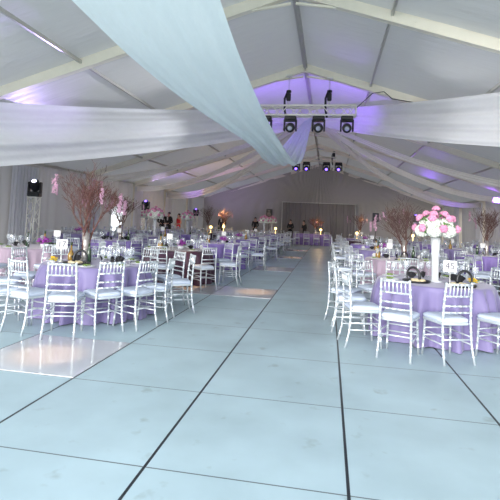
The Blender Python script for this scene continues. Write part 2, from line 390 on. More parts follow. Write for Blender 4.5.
def chair_parts(detail):
    seg=8 if detail else 5; P={}
    s=MB(); slab(s,[(-.19,.20,.165,.195,.05,.425),(-.20,.21,.175,.205,.06,.432),(-.20,.21,.175,.205,.06,.450),(-.19,.20,.165,.195,.05,.456)],4 if detail else 2)
    P['seat']=s
    c=MB(); slab(c,[(-.185,.195,.165,.190,.06,.456),(-.195,.212,.178,.205,.07,.470),(-.195,.212,.178,.205,.07,.490),(-.175,.192,.158,.185,.08,.506),(-.11,.12,.10,.12,.07,.512)],4 if detail else 2)
    P['cushion']=c
    for nm,sx in (('leg',-1),('leg2',1)):
        m=MB(); path=[(sx*.170,.175,.44),(sx*.178,.185,.2),(sx*.186,.20,0)]
        if detail: a,r=ringed(path,.0135,k=5); m.tube(a,r,seg)
        else: m.tube(path,.014,seg)
        P[nm]=m
    for nm,sx in (('leg3',-1),('leg4',1)):
        m=MB(); path=[(sx*x,y,z) for x,y,z in POST]
        if detail: a,r=ringed(path,.0135,k=10); m.tube(a,r,seg); m.ball((sx*.160,-.228,.90),.016,8,5)
        else: m.tube(path,.014,seg)
        P[nm]=m
    b=MB()
    def back(z): # y and half width of post at height z
        for (x0,y0,z0),(x1,y1,z1) in zip(POST,POST[1:]):
            if z<=z1: k=(z-z0)/(z1-z0); return x0+(x1-x0)*k,y0+(y1-y0)*k
    for z,r in ((.888,.0135),(.755,.0105),(.645,.0105),(.572,.0105)):
        x,y=back(z)
        pts=[(-x,y,z),(-x*.5,y-.012,z),(0,y-.016,z),(x*.5,y-.012,z),(x,y,z)]
        if detail: a,rr=ringed(pts,r,k=5,amp=.25); b.tube(a,rr,seg)
        else: b.tube(pts[::2],r,seg)
    for i in range(6):
        t=-1+2*(i+1)/7; x1,y1=back(.888);x2,y2=back(.755)
        b.tube([(t*x1,y1-.012,.888),(t*x1,(y1+y2)/2-.014,.82),(t*x2,y2-.012,.755)],[.007,.0085,.007] ,6 if detail else 4)
    P['backrest']=b
    st=MB()
    for z in (.30,.215):
        xr,yr=back(z); xf=.178;yf=.185
        for sx in (-1,1): st.tube([(sx*xr,yr,z),(sx*xf,yf,z)],.0085,seg)
        st.tube([(-xf,yf,z+.02),(xf,yf,z+.02)],.0085,seg)
        if z>.25: st.tube([(-xr,yr,z-.03),(xr,yr,z-.03)],.0085,seg)
    P['stretcher']=st
    return P
def make_chair(detail):
    root=empty('chiavari_chair',(0,0,0))
    P=chair_parts(detail)
    for k,m in P.items():
        n='leg' if k.startswith('leg') else k
        o=m.build(n,M['cushion'] if k=='cushion' else M['chair'],root)
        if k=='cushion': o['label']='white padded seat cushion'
    return reg(root)
chair_hi=make_chair(True); chair_mid=make_chair(False)
def make_far():
    P=chair_parts(False); root=empty('chiavari_chair')
    fr=MB()
    for k,m in P.items():
        if k!='cushion': fr._join(m)
    fr.build('frame',M['chair'],root); c=P['cushion'].build('cushion',M['cushion'],root); c['label']='white padded seat cushion'
    return reg(root)
chair_far=make_far()
used=set(); chair_pos=[]
def place_chair(x,y,face,label,group=None):
    """face: direction angle the sitter looks (radians, 0=+x)"""
    src=chair_hi if y<9 else chair_mid if y<18 else chair_far
    rzv=face-PI/2
    if src.name not in used:
        used.add(src.name); o=src; o.location=(x,y,0); o.rotation_euler.z=rzv
    else: o=inst(src,(x,y,0),rzv)
    tag(o,label,'chair',group or 'silver chiavari chairs around the round tables')
    for k in ('label',): o[k]=label
    chair_pos.append((x,y)); return o

# ------------------------------------------------------------------ tables
def cloth_mesh(seed,r=.78,h=.76,nf=15,drop=.07):
    rnd=random.Random(seed); ph=[rnd.uniform(0,6.28) for _ in range(4)]
    n=180; prof=[(0,h,0),(r*.5,h,0),(r*.94,h,0),(r*.985,h-.004,.0),(r+.004,h-.022,.02),(r+.012,h-.08,.3),(r+.02,h-.2,.6),(r+.03,h-.38,.85),(r+.045,h-.56,.9),(r+.06,.012,1.0)]
    vs=[];
    for rr,z,a in prof:
        for k in range(n):
            w=2*PI*k/n
            d=a*drop*(sin(w*nf+ph[0]+1.3*sin(w*3+ph[1]))+.55*sin(w*(nf*2-5)+ph[2]))
            q=rr+d*.62; vs.append((q*cos(w),q*sin(w),z+(0 if z>.1 else .004*sin(w*7))))
    m=len(prof); fs=[(i*n+k,i*n+(k+1)%n,(i+1)*n+(k+1)%n,(i+1)*n+k) for i in range(m-1) for k in range(n)]
    mb=MB(); mb.add(vs,fs,True); return mb
TAB=[ # x,y,cloth,phrase
 (-3.5,6.65,'lav','the lavender table nearest on the left'),
 (-3.5,10.5,'plum','the plum table beside the aisle'),
 (-3.4,14.0,'viol','the third violet table along the left aisle'),
 (-3.4,17.5,'viol','the fourth table along the left aisle'),
 (-3.4,21.0,'lav','the fifth table along the left aisle'),
 (-3.4,24.5,'viol','the sixth table along the left aisle'),
 (-3.4,28.0,'lav','the seventh table along the left aisle'),
 (-6.15,8.9,'pink','the pale pink table at the left edge'),
 (-6.2,12.8,'viol','the violet table behind the nearest left tree'),
 (-6.2,16.3,'lav','the third table in the left middle row'),
 (-6.2,19.8,'viol','the fourth table in the left middle row'),
 (-6.2,23.3,'plum','the fifth table in the left middle row'),
 (-6.2,27.0,'lav','the sixth table in the left middle row'),
 (-9.0,15.5,'lav','the first table along the left wall'),
 (-9.0,18.7,'viol','the second table along the left wall'),
 (-9.0,21.9,'lav','the third table along the left wall'),
 (-8.9,25.2,'viol','the fourth table along the left wall'),
 (1.5,7.0,'lav','the lavender table nearest on the right'),
 (1.65,11.1,'pink','the pale pink table right of the aisle'),
 (1.65,14.7,'lav','the third table along the right aisle'),
 (1.65,18.3,'viol','the fourth table along the right aisle'),
 (1.65,21.9,'plum','the fifth table along the right aisle'),
 (1.65,25.5,'lav','the sixth table along the right aisle'),
 (4.75,11.3,'plum','the plum table off to the right'),
 (4.7,14.8,'viol','the violet table at the right edge'),
 (4.8,18.4,'lav','the third table in the right middle row'),
 (4.8,22.0,'viol','the fourth table in the right middle row'),
 (4.8,25.7,'lav','the fifth table in the right middle row'),
 (7.7,20.9,'lav','the first table along the right wall'),
 (7.6,24.6,'viol','the second table along the right wall'),
]
cn={'lav':'lavender','pink':'pale pink','plum':'dark plum','viol':'violet'}
for i,(x,y,c,ph) in enumerate(TAB):
    o=cloth_mesh(i,nf=13 if y>8 else 15,drop=.125).build('tablecloth',M[c],loc=(x,y,0)); o.rotation_euler.z=i*1.3
    tag(o,'floor length %s cloth over %s'%(cn[c],ph.replace('the ','',1)) if i else 'floor length lavender cloth over the round table nearest on the left','tablecloth','floor length round tablecloths')
# rectangular head table
def f(u,v):
    # perimeter u, height profile v
    return None
mb=MB(); LX,LY=1.25,.4
prof=[(-.3,.76,0),(0,.76,0),(.012,.745,.1),(.03,.5,.6),(.05,.01,1)]
n=160; vs=[]
for d,z,a in prof:
    for k in range(n):
        t=k/n*4; w=2*PI*k/n
        e=6; cx,cy=cos(w),sin(w); q=(abs(cx)**e+abs(cy)**e)**(-1/e)
        bx,by=cx*q,cy*q; dd=d+a*.035*sin(k*1.55)
        vs.append((bx*(LX+dd),by*(LY+dd),z))
fs=[(i*n+k,i*n+(k+1)%n,(i+1)*n+(k+1)%n,(i+1)*n+k) for i in range(len(prof)-1) for k in range(n)]+[tuple(range(n))]
mb.add(vs,fs); o=mb.build('tablecloth',M['viol'],loc=(-1.05,31.2,0)); tag(o,'violet cloth over the long head table before the grey curtain','tablecloth')
for i,x in enumerate((-2.05,-1.4,-.75,-.1)):
    place_chair(x,30.45,PI/2,'silver chiavari chair at the head table, %s from the left'%('first','second','third','fourth')[i],'chairs at the head table')
for i,(x,y,fa) in enumerate(((-2.75,31.2,0),(.65,31.2,PI))):
    place_chair(x,y,fa,'silver chiavari chair at the %s end of the head table'%('left','right')[i],'chairs at the head table')
# named nearest chairs, standing where the photograph shows them: rear feet midpoint and facing
near=[(-3.78,5.17,(.26,.97),0,'at the left front of'),(-3.13,5.11,(-.30,.95),0,'back to camera, front centre of'),(-2.71,5.58,(-.72,.58),0,'at the right front of'),
 (-2.37,5.98,(-.88,.38),0,'aisle side of'),(-2.25,6.58,(-.99,-.1),0,'edge on at the right of'),(-4.28,5.35,(.62,.78),0,'at the picture edge, left of'),
 (.22,6.09,(.98,.22),17,'side on at the aisle, by'),(.77,5.53,(.36,.93),17,'back to camera, left front of'),(1.48,5.57,(-.35,.94),17,'back to camera, centre front of'),
 (2.20,5.80,(-.55,.83),17,'at the picture edge, right of'),(.10,6.85,(.99,.0),17,'behind the aisle chair at')]
for x,y,d,ti,w in near:
    L=math.hypot(*d); d=(d[0]/L,d[1]/L)
    place_chair(x+.24*d[0],y+.24*d[1],math.atan2(d[1],d[0]),'silver chiavari chair %s %s'%(w,TAB[ti][3]))
names8={0:'right side',45:'far right',90:'far side',135:'far left',180:'left side',225:'near left',270:'near side',315:'near right'}
OBST=[(-9.7,13.9),(-9.95,24.0),(-9.9,33.6),(8.4,23.4),(6.0,33.8)]
def auto(ti,angs,R=1.2,jit=.05):
    x,y,c,ph=TAB[ti]
    for a,w in angs:
        a2=math.radians(a)+random.uniform(-.07,.07); r=R+random.uniform(-jit,jit)
        px,py=x+r*cos(a2),y+r*sin(a2)
        if any(math.hypot(px-q[0],py-q[1])<.52 for q in chair_pos): continue
        if not (XL+.5<px<XR-.5): continue
        if any(math.hypot(px-q[0],py-q[1])<.62 for q in OBST): continue
        if any(j!=ti and math.hypot(px-t[0],py-t[1])<1.12 for j,t in enumerate(TAB)): continue
        place_chair(px,py,a2+PI+random.uniform(-.12,.12),'silver chiavari chair on the %s of %s'%(w,ph))
auto(0,[(28,'right'),(56,'far right'),(84,'far side'),(112,'far left'),(142,'upper left'),(172,'left side'),(200,'lower left')],1.3)
auto(17,[(160,'upper left'),(130,'far left'),(100,'far side'),(70,'far right'),(40,'upper right'),(10,'right side'),(-25,'lower right')],1.28)
for i in range(len(TAB)):
    if i in (0,17): continue
    k0=[0,22,11,33][i%4]*0
    auto(i,[(a,w) for a,w in names8.items()],1.25)

# ------------------------------------------------------------------ things on the tables
gp=[(.0,.0),(.034,.0),(.033,.004),(.006,.008),(.004,.02),(.004,.095),(.008,.105),(.026,.125),(.037,.155),(.038,.18),(.033,.215)]
def glass_obj(n,big):
    mb=MB(); mb.lathe([(r*(1.1 if big else 1),z*(1.05 if big else .9)) for r,z in gp[:1]+gp[1:]],n)
    # open rim: drop the closing cap
    mb.f.pop(); mb.sm.pop()
    return mb
gl_hi=glass_obj(16,True).build('wine_glass',M['glass']); gl_lo=glass_obj(8,True).build('wine_glass',M['glass'])
def plate():
    return MB().lathe([(0,.004),(.07,.004),(.08,.007),(.118,.016),(.122,.018),(.118,.012),(.075,.001),(0,0)],24)
pl=plate().build('dinner_plate',M['white'])
sal=MB(); r_=random.Random(3)
for k in range(26):
    a=r_.uniform(0,6.28);q=r_.uniform(0,.05); sal.ball((q*cos(a),q*sin(a),.016+r_.uniform(0,.018)),(.016,.012,.007),5,4)
sal=sal.build('salad',M['salad'])
nap=MB()
def f(u,v):
    a=(u-.5)*2.1; k=.012*sin(u*PI*9)
    return (sin(a)*.11*v*1.0, k*v, .004+cos(a)*.16*v)
nap.grid(f,36,5); nap=nap.build('napkin',M['paper'])
dk=MB()
def f(u,v):
    a=(u-.5)*2.4; return (.09*sin(a)*(.35+.65*v),.015*sin(u*PI*7)*v,.005+.10*v*cos(a*.8))
dk.grid(f,28,5); dk=dk.build('black_napkin',M['suit'])
first={}
def put(src,loc,rz=0,scale=1,label=None,cat=None,group=None,name=None):
    if src.name not in first: first[src.name]=1; o=src; o.location=loc; o.rotation_euler=(0,0,rz); o.scale=(scale,)*3
    else: o=inst(src,loc,rz,scale)
    if label: o['label']=label
    if cat: o['category']=cat
    if group: o['group']=group
    return o
ZT=.7605
TRAYS=[(-3.62,6.28,.24),(1.74,6.52,.24),(1.22,6.72,.24),(1.65,10.75,.22),(-3.82,6.86,.11),(1.5,6.9,.12),(-3.62,6.62,.07),(-3.98,6.72,.08),(-3.98,6.45,.06),(1.58,6.42,.05),(-3.95,6.2,.1),(1.95,6.75,.1)]
CARDS=((1,-.1,-.1),(7,.5,.25),(8,.3,-.2),(9,.25,-.05),(10,.2,.25),(18,-.25,.15),(19,.2,0),(20,0,0),(24,-.2,0),(2,.2,.25),(3,.3,.3),(13,.2,.3),(4,.1,.2),(22,.1,-.1),(25,-.2,.25))
AMB=((1,-.35,-.2),(7,.32,-.1),(9,.2,.15),(18,-.5,0),(19,-.2,-.1),(25,-.3,-.1),(3,.3,-.1),(2,-.25,-.1))
ORC=((1,.15,-.2),(7,.45,-.3),(2,.25,-.25),(13,.2,-.25),(19,0,-.3),(3,.05,-.25),(21,0,-.1))
BOT=((7,.0,-.2),(8,.42,-.02),(18,.3,.1),(10,.2,-.15),(20,.3,.15),(24,-.3,-.0),(12,-.25,-.2))
for L_,rr_,oy in ((CARDS,.04,-.2),(AMB,.06,0),(ORC,.14,0),(BOT,.05,0)):
    for i,dx,dy in L_: TRAYS.append((TAB[i][0]+dx,TAB[i][1]+dy+oy,rr_))
for i in (8,18,24,12,22,11,27): TRAYS.append((TAB[i][0],TAB[i][1],.2))
for i in (9,6,28,15,10,5): TRAYS.append((TAB[i][0],TAB[i][1],.13))
def free(x,y,r=.05): return all(math.hypot(x-a,y-b)>c+r for a,b,c in TRAYS)
R2=random.Random(11)
def on(i): return TAB[i][3]
for i,(x,y,c,ph) in enumerate(TAB):
    nearT=i in (0,17)
    n=18 if nearT else (11 if y<16 else 7)
    src=gl_hi if nearT else gl_lo
    for k in range(n):
        a=2*PI*k/n+R2.uniform(-.15,.15); r=(.43 if k%2 else .53)+R2.uniform(-.03,.03)
        if free(x+r*cos(a),y+r*sin(a)): put(src,(x+r*cos(a),y+r*sin(a),ZT),0,R2.uniform(.9,1.08),'clear stemmed glass among those on %s'%ph,'glass','stemmed glasses on %s'%ph)
    if y<15:
        for k in range(9 if nearT else 6):
            a=2*PI*(k+.6)/(9 if nearT else 6); r=.33
            if free(x+r*cos(a),y+r*sin(a),.09): put(dk,(x+r*cos(a),y+r*sin(a),ZT),a,R2.uniform(.8,1.1),'black folded cloth napkin among the glasses on %s'%ph,'napkin','black napkins on %s'%ph)
    if y<19:
        m=8 if nearT else 6
        for k in range(m):
            a=2*PI*(k+.35)/m; r=.635
            if not free(x+r*cos(a),y+r*sin(a),.07): continue
            put(pl,(x+r*cos(a),y+r*sin(a),ZT),0,1,'white china plate laid at the rim of %s'%ph,'plate','white plates on %s'%ph)
            if y<12: put(sal,(x+r*cos(a),y+r*sin(a),ZT+.003),a,1,'small green salad on a plate at %s'%ph,'salad','salads served on %s'%ph)
            if k%2==0 and 8<y<16 and free(x+.6*cos(a+.3),y+.6*sin(a+.3),.05):
                a3=a+.30
                put(nap,(x+.60*cos(a3),y+.60*sin(a3),ZT),a3,.6,'fan folded white napkin standing on %s'%ph,'napkin','folded napkins on %s'%ph)
# --- number cards
def card(loc,rz,lab,text=None,w=.16,h=.15,stick=.2):
    e=empty('table_number_card',loc,rz); tag(e,lab,'number card')
    MB().lathe([(0,0),(.035,0),(.033,.006),(.006,.012),(.004,.02),(.004,stick),(0,stick)],12).build('stand',M['steel'],e)
    c=MB().box((0,0,stick+h/2-.01),(w,.004,h)).build('card',M['paper'],e)
    if text:
        cu=bpy.data.curves.new('number','FONT'); cu.body=text; cu.size=.12; cu.align_x='CENTER'; cu.align_y='CENTER'; cu.extrude=.0006
        t=bpy.data.objects.new('t',cu); col.objects.link(t)
        bpy.context.view_layer.update()
        me=bpy.data.meshes.new_from_object(t.evaluated_get(bpy.context.evaluated_depsgraph_get())); bpy.data.objects.remove(t)
        me.materials.clear(); me.materials.append(M['ink'])
        o=bpy.data.objects.new('number',me); col.objects.link(o); o.parent=c; o.location=(0,-.003,stick+h/2-.01); o.rotation_euler=(PI/2,0,0)
    return e
card((-3.98,6.45,ZT),.45,'white number 17 card standing on the lavender table nearest on the left','17')
card((1.58,6.42,ZT),-.15,'white number 45 card standing on the lavender table nearest on the right','45')
for i,dx,dy in CARDS:
    card((TAB[i][0]+dx,TAB[i][1]+dy-.2,ZT),R2.uniform(-.2,.3),'small white number card on %s'%on(i),None,.14,.13,.24)
# --- bottles, flowers, trays
def bottle(m):
    return MB().lathe([(0,0),(.036,0),(.038,.01),(.038,.16),(.034,.19),(.016,.23),(.013,.29),(.015,.292),(.015,.305),(0,.305)],14).build('wine_bottle',m)
b1=bottle(M['bottle'])
e=empty('amber_bottle'); MB().lathe([(0,0),(.045,0),(.05,.02),(.05,.10),(.03,.14),(.014,.17),(.014,.25),(0,.25)],14).build('body',M['amber'],e); MB().lathe([(0,.25),(.017,.25),(.017,.30),(0,.30)],10).build('neck',M['bottle'],e); amb=reg(e)
def flowerlow(m,seed,name):
    e=empty(name); r=random.Random(seed)
    MB().lathe([(0,0),(.04,0),(.055,.03),(.05,.07),(.046,.07),(.04,.03),(0,.01)],12).build('bowl',M['vase'],e)
    mb=MB()
    for k in range(24):
        a=r.uniform(0,6.28);q=r.uniform(0,.085);z=.10+r.uniform(-.02,.06)-q*.25
        for j in range(4):
            w=j*PI/2+a; mb.ball((q*cos(a)+.014*cos(w),q*sin(a)+.014*sin(w),z),(.014,.014,.008),6,4)
    mb.build('blossoms',m,e)
    lf=MB()
    for k in range(8):
        a=k*.8; lf.ball((.07*cos(a),.07*sin(a),.075),(.03,.012,.006),6,4)
    lf.build('leaves',M['leaf'],e)
    return reg(e)
pf=flowerlow(M['purpflower'],1,'orchid_bowl'); yf=flowerlow(M['yellow'],2,'yellow_posy')
e=empty('black_tray')
MB().lathe([(0,0),(.17,0),(.19,.012),(.20,.03),(.19,.028),(.16,.01),(0,.008)],28).build('tray',M['black'],e)
mb=MB()
pts=[];rs=[]
for k in range(25):
    t=k/24; a=-PI*.1+PI*1.35*t; R_=.12-.035*t
    pts.append((.06-R_*cos(a)*.9,0,.03+.055+R_*sin(a)*1.15)); rs.append(.02-.008*t)
mb.tube(pts,rs,8); mb.build('curled_handle',M['black'],e)
mb=MB()
for k in range(7):
    a=k*.9; mb.ball((.07*cos(a)-.02,.07*sin(a),.03),(.04,.025,.02),8,5)
mb.build('bread_roll',mat('bread',(.72,.60,.38),.7,var=.2),e)
tray=reg(e)
put(tray,(-3.62,6.28,ZT),.3,1,'black serving tray with curled handle on %s'%on(0),'tray')
put(tray,(1.74,6.52,ZT),.1,1,'black serving tray with curled handle before the tall vase','tray')
put(tray,(1.22,6.72,ZT),2.6,.95,'black serving tray left of the tall flower vase','tray')
put(tray,(1.65,10.75,ZT),.5,.9,'black serving tray on %s'%on(18),'tray')
put(yf,(-3.95,6.2,ZT),0,.7,'small yellow flower posy on %s'%on(0),'flowers')
put(b1,(-3.62,6.62,ZT),0,.95,'dark green wine bottle beside the tree vase','bottle')
put(amb,(-3.98,6.72,ZT),0,.95,'amber bottle standing left of the nearest tree vase','bottle')
put(yf,(1.95,6.75,ZT),0,.65,'small yellow flower posy on %s'%on(17),'flowers')
for i,dx,dy in AMB:
    put(amb,(TAB[i][0]+dx,TAB[i][1]+dy,ZT),0,1.15,'amber bottle standing on %s'%on(i),'bottle')
for i,dx,dy in ORC:
    put(pf,(TAB[i][0]+dx,TAB[i][1]+dy,ZT),i,1.5,'low bowl of purple orchids on %s'%on(i),'flowers')
for i,dx,dy in BOT:
    put(b1,(TAB[i][0]+dx,TAB[i][1]+dy,ZT),i,1,'dark wine bottle standing on %s'%on(i),'bottle')
# --- branching tree centrepieces
def tree(seed,hi=True,H=1.35,bark='bark',strands=7,spread=1.0):
    r=random.Random(seed); e=empty('branch_centrepiece')
    MB().lathe([(0,0),(.085,0),(.085,.012),(.05,.03),(.055,.2),(.07,.44),(.067,.44),(.05,.2),(.04,.04),(0,.03)],18).build('vase',M['silvervase'],e)
    mb=MB(); tips=[]
    def grow(p,d,L,rad,lev):
        n=3; pts=[p];q=Vector(p);dd=Vector(d)
        for i in range(n):
            dd=(dd+Vector((r.uniform(-.28,.28),r.uniform(-.28,.28),r.uniform(-.05,.25)))*.55).normalized(); q=q+dd*L/n; pts.append(Vector(q))
        mb.tube(pts,[max(.0035,rad*(1-.38*i/n)) for i in range(n+1)],6 if lev<2 else 4 if hi and lev<4 else 3,cap=False)
        if lev>=(5 if hi else 4): tips.append(q); return
        if lev>=2: tips.append(pts[2])
        for k in range(3 if lev in(0,1,3) else 2+(r.random()<.5)):
            a=r.uniform(0,6.28); s=r.uniform(.35,.85)*spread
            nd=(dd+Vector((cos(a)*s,sin(a)*s,r.uniform(-.15,.25)))).normalized()
            grow(pts[-1] if k<2 else pts[2],nd,L*r.uniform(.62,.88),rad*.6,lev+1)
    for k in range(5):
        a=k*PI*.4+r.uniform(-.4,.4)
        grow(Vector((.01*cos(a),.01*sin(a),.10)),Vector((.10*cos(a),.10*sin(a),1)),.36*H,.026,0)
    xs=[v for v in mb.v]; top=max(v[2] for v in xs); k=(H)/top; w=max(math.hypot(v[0],v[1]) for v in xs); kw=min(1.15,.58*spread/w)
    mb.v=[(x*(kw if z>.3 else 1),y*(kw if z>.3 else 1),z*k if z>.0 else z) for x,y,z in mb.v]
    mb.build('branches',M[bark],e)
    outer=sorted([Vector((t.x*kw,t.y*kw,t.z*k)) for t in tips if H*.5<t.z*k<H*.93],key=lambda t:-math.hypot(t.x,t.y))
    sel=[]
    for t in outer:
        if all((t-s_).length>.11 for s_ in sel): sel.append(t)
        if len(sel)>=strands: break
    for t in sel:
        b=MB(); L=r.uniform(.12,.26); b.tube([t,t-Vector((0,0,L))],.0025,3)
        for j in range(int(L/.02)):
            for m_ in range(3):
                b.ball((t.x+r.uniform(-.024,.024),t.y+r.uniform(-.024,.024),t.z-j*.02-.01),(.013,.013,.008),5,4)
        b.build('blossom_strand',M['blossom'],e)
    return reg(e)
put(tree(5,True,1.62,'bark_pink',18,1.1),(-3.82,6.86,ZT),0,1,'tall bare branch centrepiece with hanging pink blossoms on %s'%on(0),'centrepiece')
put(tree(9,True,1.5,'bark',12,1.35),(-6.0,12.7,ZT),0,1,'branch centrepiece with pink blossoms on %s'%on(8),'centrepiece')
put(tree(12,True,1.5,'bark',12,1.35),(1.72,11.0,ZT),0,1,'branch centrepiece with pink blossoms on %s'%on(18),'centrepiece')
put(tree(21,True,1.45,'bark',5,1.2),(4.65,14.75,ZT),0,1,'dark branch centrepiece with few blossoms on %s'%on(24),'centrepiece')
tf=tree(31,False,1.45,'bark',5,1.2)
for i,dx in ((12,0),(22,0),(11,.0),(27,0)):
    put(tf,(TAB[i][0]+dx,TAB[i][1],ZT),i*1.7,1,'distant branch centrepiece on %s'%on(i),'centrepiece')
put(tree(44,False,1.25,'bark_pink',5,1.5),(-.85,31.2,ZT),0,1,'reddish branch centrepiece on the long head table','centrepiece')
# --- tall flower bouquets
def bouquet(seed,hi=True):
    r=random.Random(seed); e=empty('flower_centrepiece')
    MB().lathe([(0,0),(.10,0),(.10,.012),(.05,.02),(.048,.10),(.05,.35),(.066,.62),(.063,.62),(.045,.35),(.04,.1),(0,.03)],22).build('vase',M['vase'],e)
    lf=MB()
    for k in range(34):
        a=r.uniform(0,6.28);el=r.uniform(-.5,1.2);R_=.24
        c=Vector((R_*cos(a)*cos(el),R_*sin(a)*cos(el),.755+.2*sin(el)))
        T=Matrix.Translation(c)@Matrix.Rotation(a,4,'Z')@Matrix.Rotation(r.uniform(-1,1),4,'Y')
        lf.ball((0,0,0),(.055,.022,.006),6,4,M=T)
    for k in range(6): lf.tube([(.01*cos(k),.01*sin(k),.1),(.05*cos(k),.05*sin(k),.70)],.004,4)
    lf.build('leaves',M['leaf'],e)
    def place(n,R_,els,rad,seedp):
        return [(R_*cos(2*PI*(k+seedp)/n)*cos(els),R_*sin(2*PI*(k+seedp)/n)*cos(els),.755+R_*.85*sin(els)) for k in range(n)]
    hyd=place(6,.205,-.25,.1,.2)+place(4,.15,.45,.1,.7)
    for c in hyd:
        b=MB()
        for j in range(46 if hi else 14):
            a=j*2.399; zz=1-2*(j+.5)/(46 if hi else 14); q=math.sqrt(1-zz*zz); R_=.080
            b.ball((c[0]+R_*q*cos(a),c[1]+R_*q*sin(a),c[2]+R_*zz*.85),.026 if hi else .05,5,4)
        b.ball(c,.07,8,5); b.build('hydrangea',M['hyd'],e)
    ro=place(6,.285,-.02,.1,.65)+place(6,.285,.62,.1,.1)+place(5,.27,1.05,.1,.4)+[(0,0,1.03)]
    for c in ro:
        b=MB(); n=Vector((c[0],c[1],c[2]-.735)).normalized(); T=Matrix.Translation(c)@n.to_track_quat('Z','Y').to_matrix().to_4x4()
        for ring,(m_,rr,h_,sz) in enumerate(((6,.036,-.004,.026),(5,.026,.012,.024),(3,.012,.028,.018))):
            for j in range(m_):
                a=2*PI*j/m_+ring*.5; b.ball((rr*cos(a),rr*sin(a),h_),(sz,sz,sz*.9),8,5,M=T)
        b.ball((0,0,0),.022,6,4,M=T); b.build('rose',M['rose'],e)
    return reg(e)
bq=bouquet(3,True)
put(bq,(1.50,6.9,ZT),0,1,'tall vase of white hydrangeas and pink roses on %s'%on(17),'centrepiece')
bf=bouquet(4,False)
for i,dx,dy,w in ((9,-.15,0,''),(6,0,0,''),(28,0,0,''),(15,0,0,''),(10,.0,0,''),(5,0,0,'')):
    put(bf,(TAB[i][0]+dx,TAB[i][1]+dy,ZT),i,1.0 if i!=9 else 1.05,'distant tall vase of pale flowers on %s'%on(i),'centrepiece')
# --- warm globe lamps on tables
gb=MB().ball((0,0,.24),.065,12,8); gb._join(MB().lathe([(0,0),(.04,0),(.01,.02),(.008,.18),(0,.18)],10)); gb=gb.build('table_lamp',M['bulb'])
for (x,y,l) in ((-3.2,28.2,'on the seventh table along the left aisle'),(-6.0,23.2,'on the fifth table in the left middle row'),(4.4,25.5,'on the fifth table in the right middle row'),
                (-.5,31.0,'on the long head table'),(1.5,25.2,'on the sixth table along the right aisle'),(-6.1,26.6,'on the sixth table in the left middle row')):
    put(gb,(x,y,ZT),0,1.2,'small glowing globe lamp '+l,'lamp')

# ------------------------------------------------------------------ truss, moving heads, towers
def truss(mb,p,q,w=.29,r=.022,step=.36):
    p,q=Vector(p),Vector(q); d=(q-p).normalized(); L=(q-p).length
    side=d.cross(Vector((0,0,1)));
    if side.length<.1: side=Vector((1,0,0))
    side.normalize(); up=side.cross(d)
    C4=[side*(i*w/2)+up*(j*w/2) for i,j in ((-1,-1),(1,-1),(1,1),(-1,1))]
    for c in C4: mb.tube([p+c,q+c],r,8)
    n=max(2,int(L/step)); 
    for k in range(4):
        a,b=C4[k],C4[(k+1)%4]
        for i in range(n):
            s,e2=p+d*L*i/n,p+d*L*(i+1)/n
            mb.tube([s+(a if i%2 else b),e2+(b if i%2 else a)],r*.6,5)
    for t in (p,q):
        for k in range(4): mb.tube([t+C4[k],t+C4[(k+1)%4]],r*.8,5)
def head(lens,up=False):
    """moving-head lamp; origin at its base, hangs down (or stands when up)"""
    e=empty('moving_head_lamp'); s=1 if up else -1
    MB().box((0,0,s*.06),(.34,.26,.12),bev=.02).build('base',M['black'],e)
    y=MB(); 
    for sx in (-1,1): y.box((sx*.165,0,s*.26),(.05,.14,.34),bev=.015)
    y.box((0,0,s*.135),(.36,.14,.04),bev=.01); y.build('yoke',M['black'],e)
    T=Matrix.Translation((0,0,s*.32))@Matrix.Rotation(.35 if not up else -.9,4,'X')
    h=MB(); h.lathe([(0,-.15),(.09,-.15),(.125,-.11),(.135,0),(.13,.12),(.12,.16),(.10,.165)],18,M=T@Matrix.Rotation(PI/2,4,'X')); hb=h.build('lamp_head',M['black'],e)
    l=MB(); l.lathe([(0,.0),(.07,.0),(.06,.02),(0,.03)],16,M=T@Matrix.Rotation(PI/2,4,'X')@Matrix.Translation((0,0,.162))); l.build('lens',lens,hb)
    return reg(e)
TY,TZ=14.35,5.0
mb=MB(); truss(mb,(-2.4,TY,TZ),(.72,TY,TZ),.30,.027,.26); tag(mb.build('lighting_truss',M['steel']),'front silver box truss hanging under the ridge','truss')
h1=head(M['lens_f']); h2=head(M['lens'])
for i,x in enumerate((-2.08,-1.29,-.41,.46)):
    put(h1,(x,TY,TZ-.17),0,1.1,'black moving head lamp under the front truss, %s from the left'%('first','second','third','fourth')[i],'stage light')
TB=29.2;TZB=5.5
mb=MB(); truss(mb,(-2.75,TB,TZB),(.35,TB,TZB)); tag(mb.build('lighting_truss',M['steel']),'rear silver box truss hanging beyond the drape hub','truss')
for i,x in enumerate((-2.15,-1.5,-.25,.5)):
    put(h2,(x*1.0,TB,TZB-.17),0,1.25,'purple glowing moving head lamp under the rear truss, %s from the left'%('first','second','third','fourth')[i],'stage light')
def hoist(x,y,z,l):
    e=empty('chain_hoist',(x,y,z)); tag(e,l,'chain hoist')
    zt=rz(x)-.12-z
    b=MB(); b.box((0,-.02,.36),(.14,.14,.26),bev=.03); b.lathe([(0,.0),(.075,.0),(.085,.03),(.075,.07),(0,.08)],14,c=(0,-.02,.5)); b.build('motor',M['black'],e)
    MB().tube([(0,0,.1),(-.02,0,.35)],.03,8).build('hook',M['steelchain'],e)
    c=MB()
    nk=int((zt-.55)/.06)
    for k in range(nk):
        zz=.56+k*.06
        c.tube([(.0,0,zz),(.014,0,zz+.02),(.014,0,zz+.05),(0,0,zz+.07),(-.014,0,zz+.05),(-.014,0,zz+.02),(0,0,zz)],.005,4)
    c.build('chain',M['steelchain'],e)
    g=MB(); g.tube([(-.05,-.03,.5),(-.12,-.05,.3),(-.11,-.05,-.05),(-.06,-.05,-.3)],.035,8); g.build('cable',M['black'],e)
    MB().box((0,0,zt-.03),(.2,.22,.06),bev=.01).build('clamp',M['steel'],e)
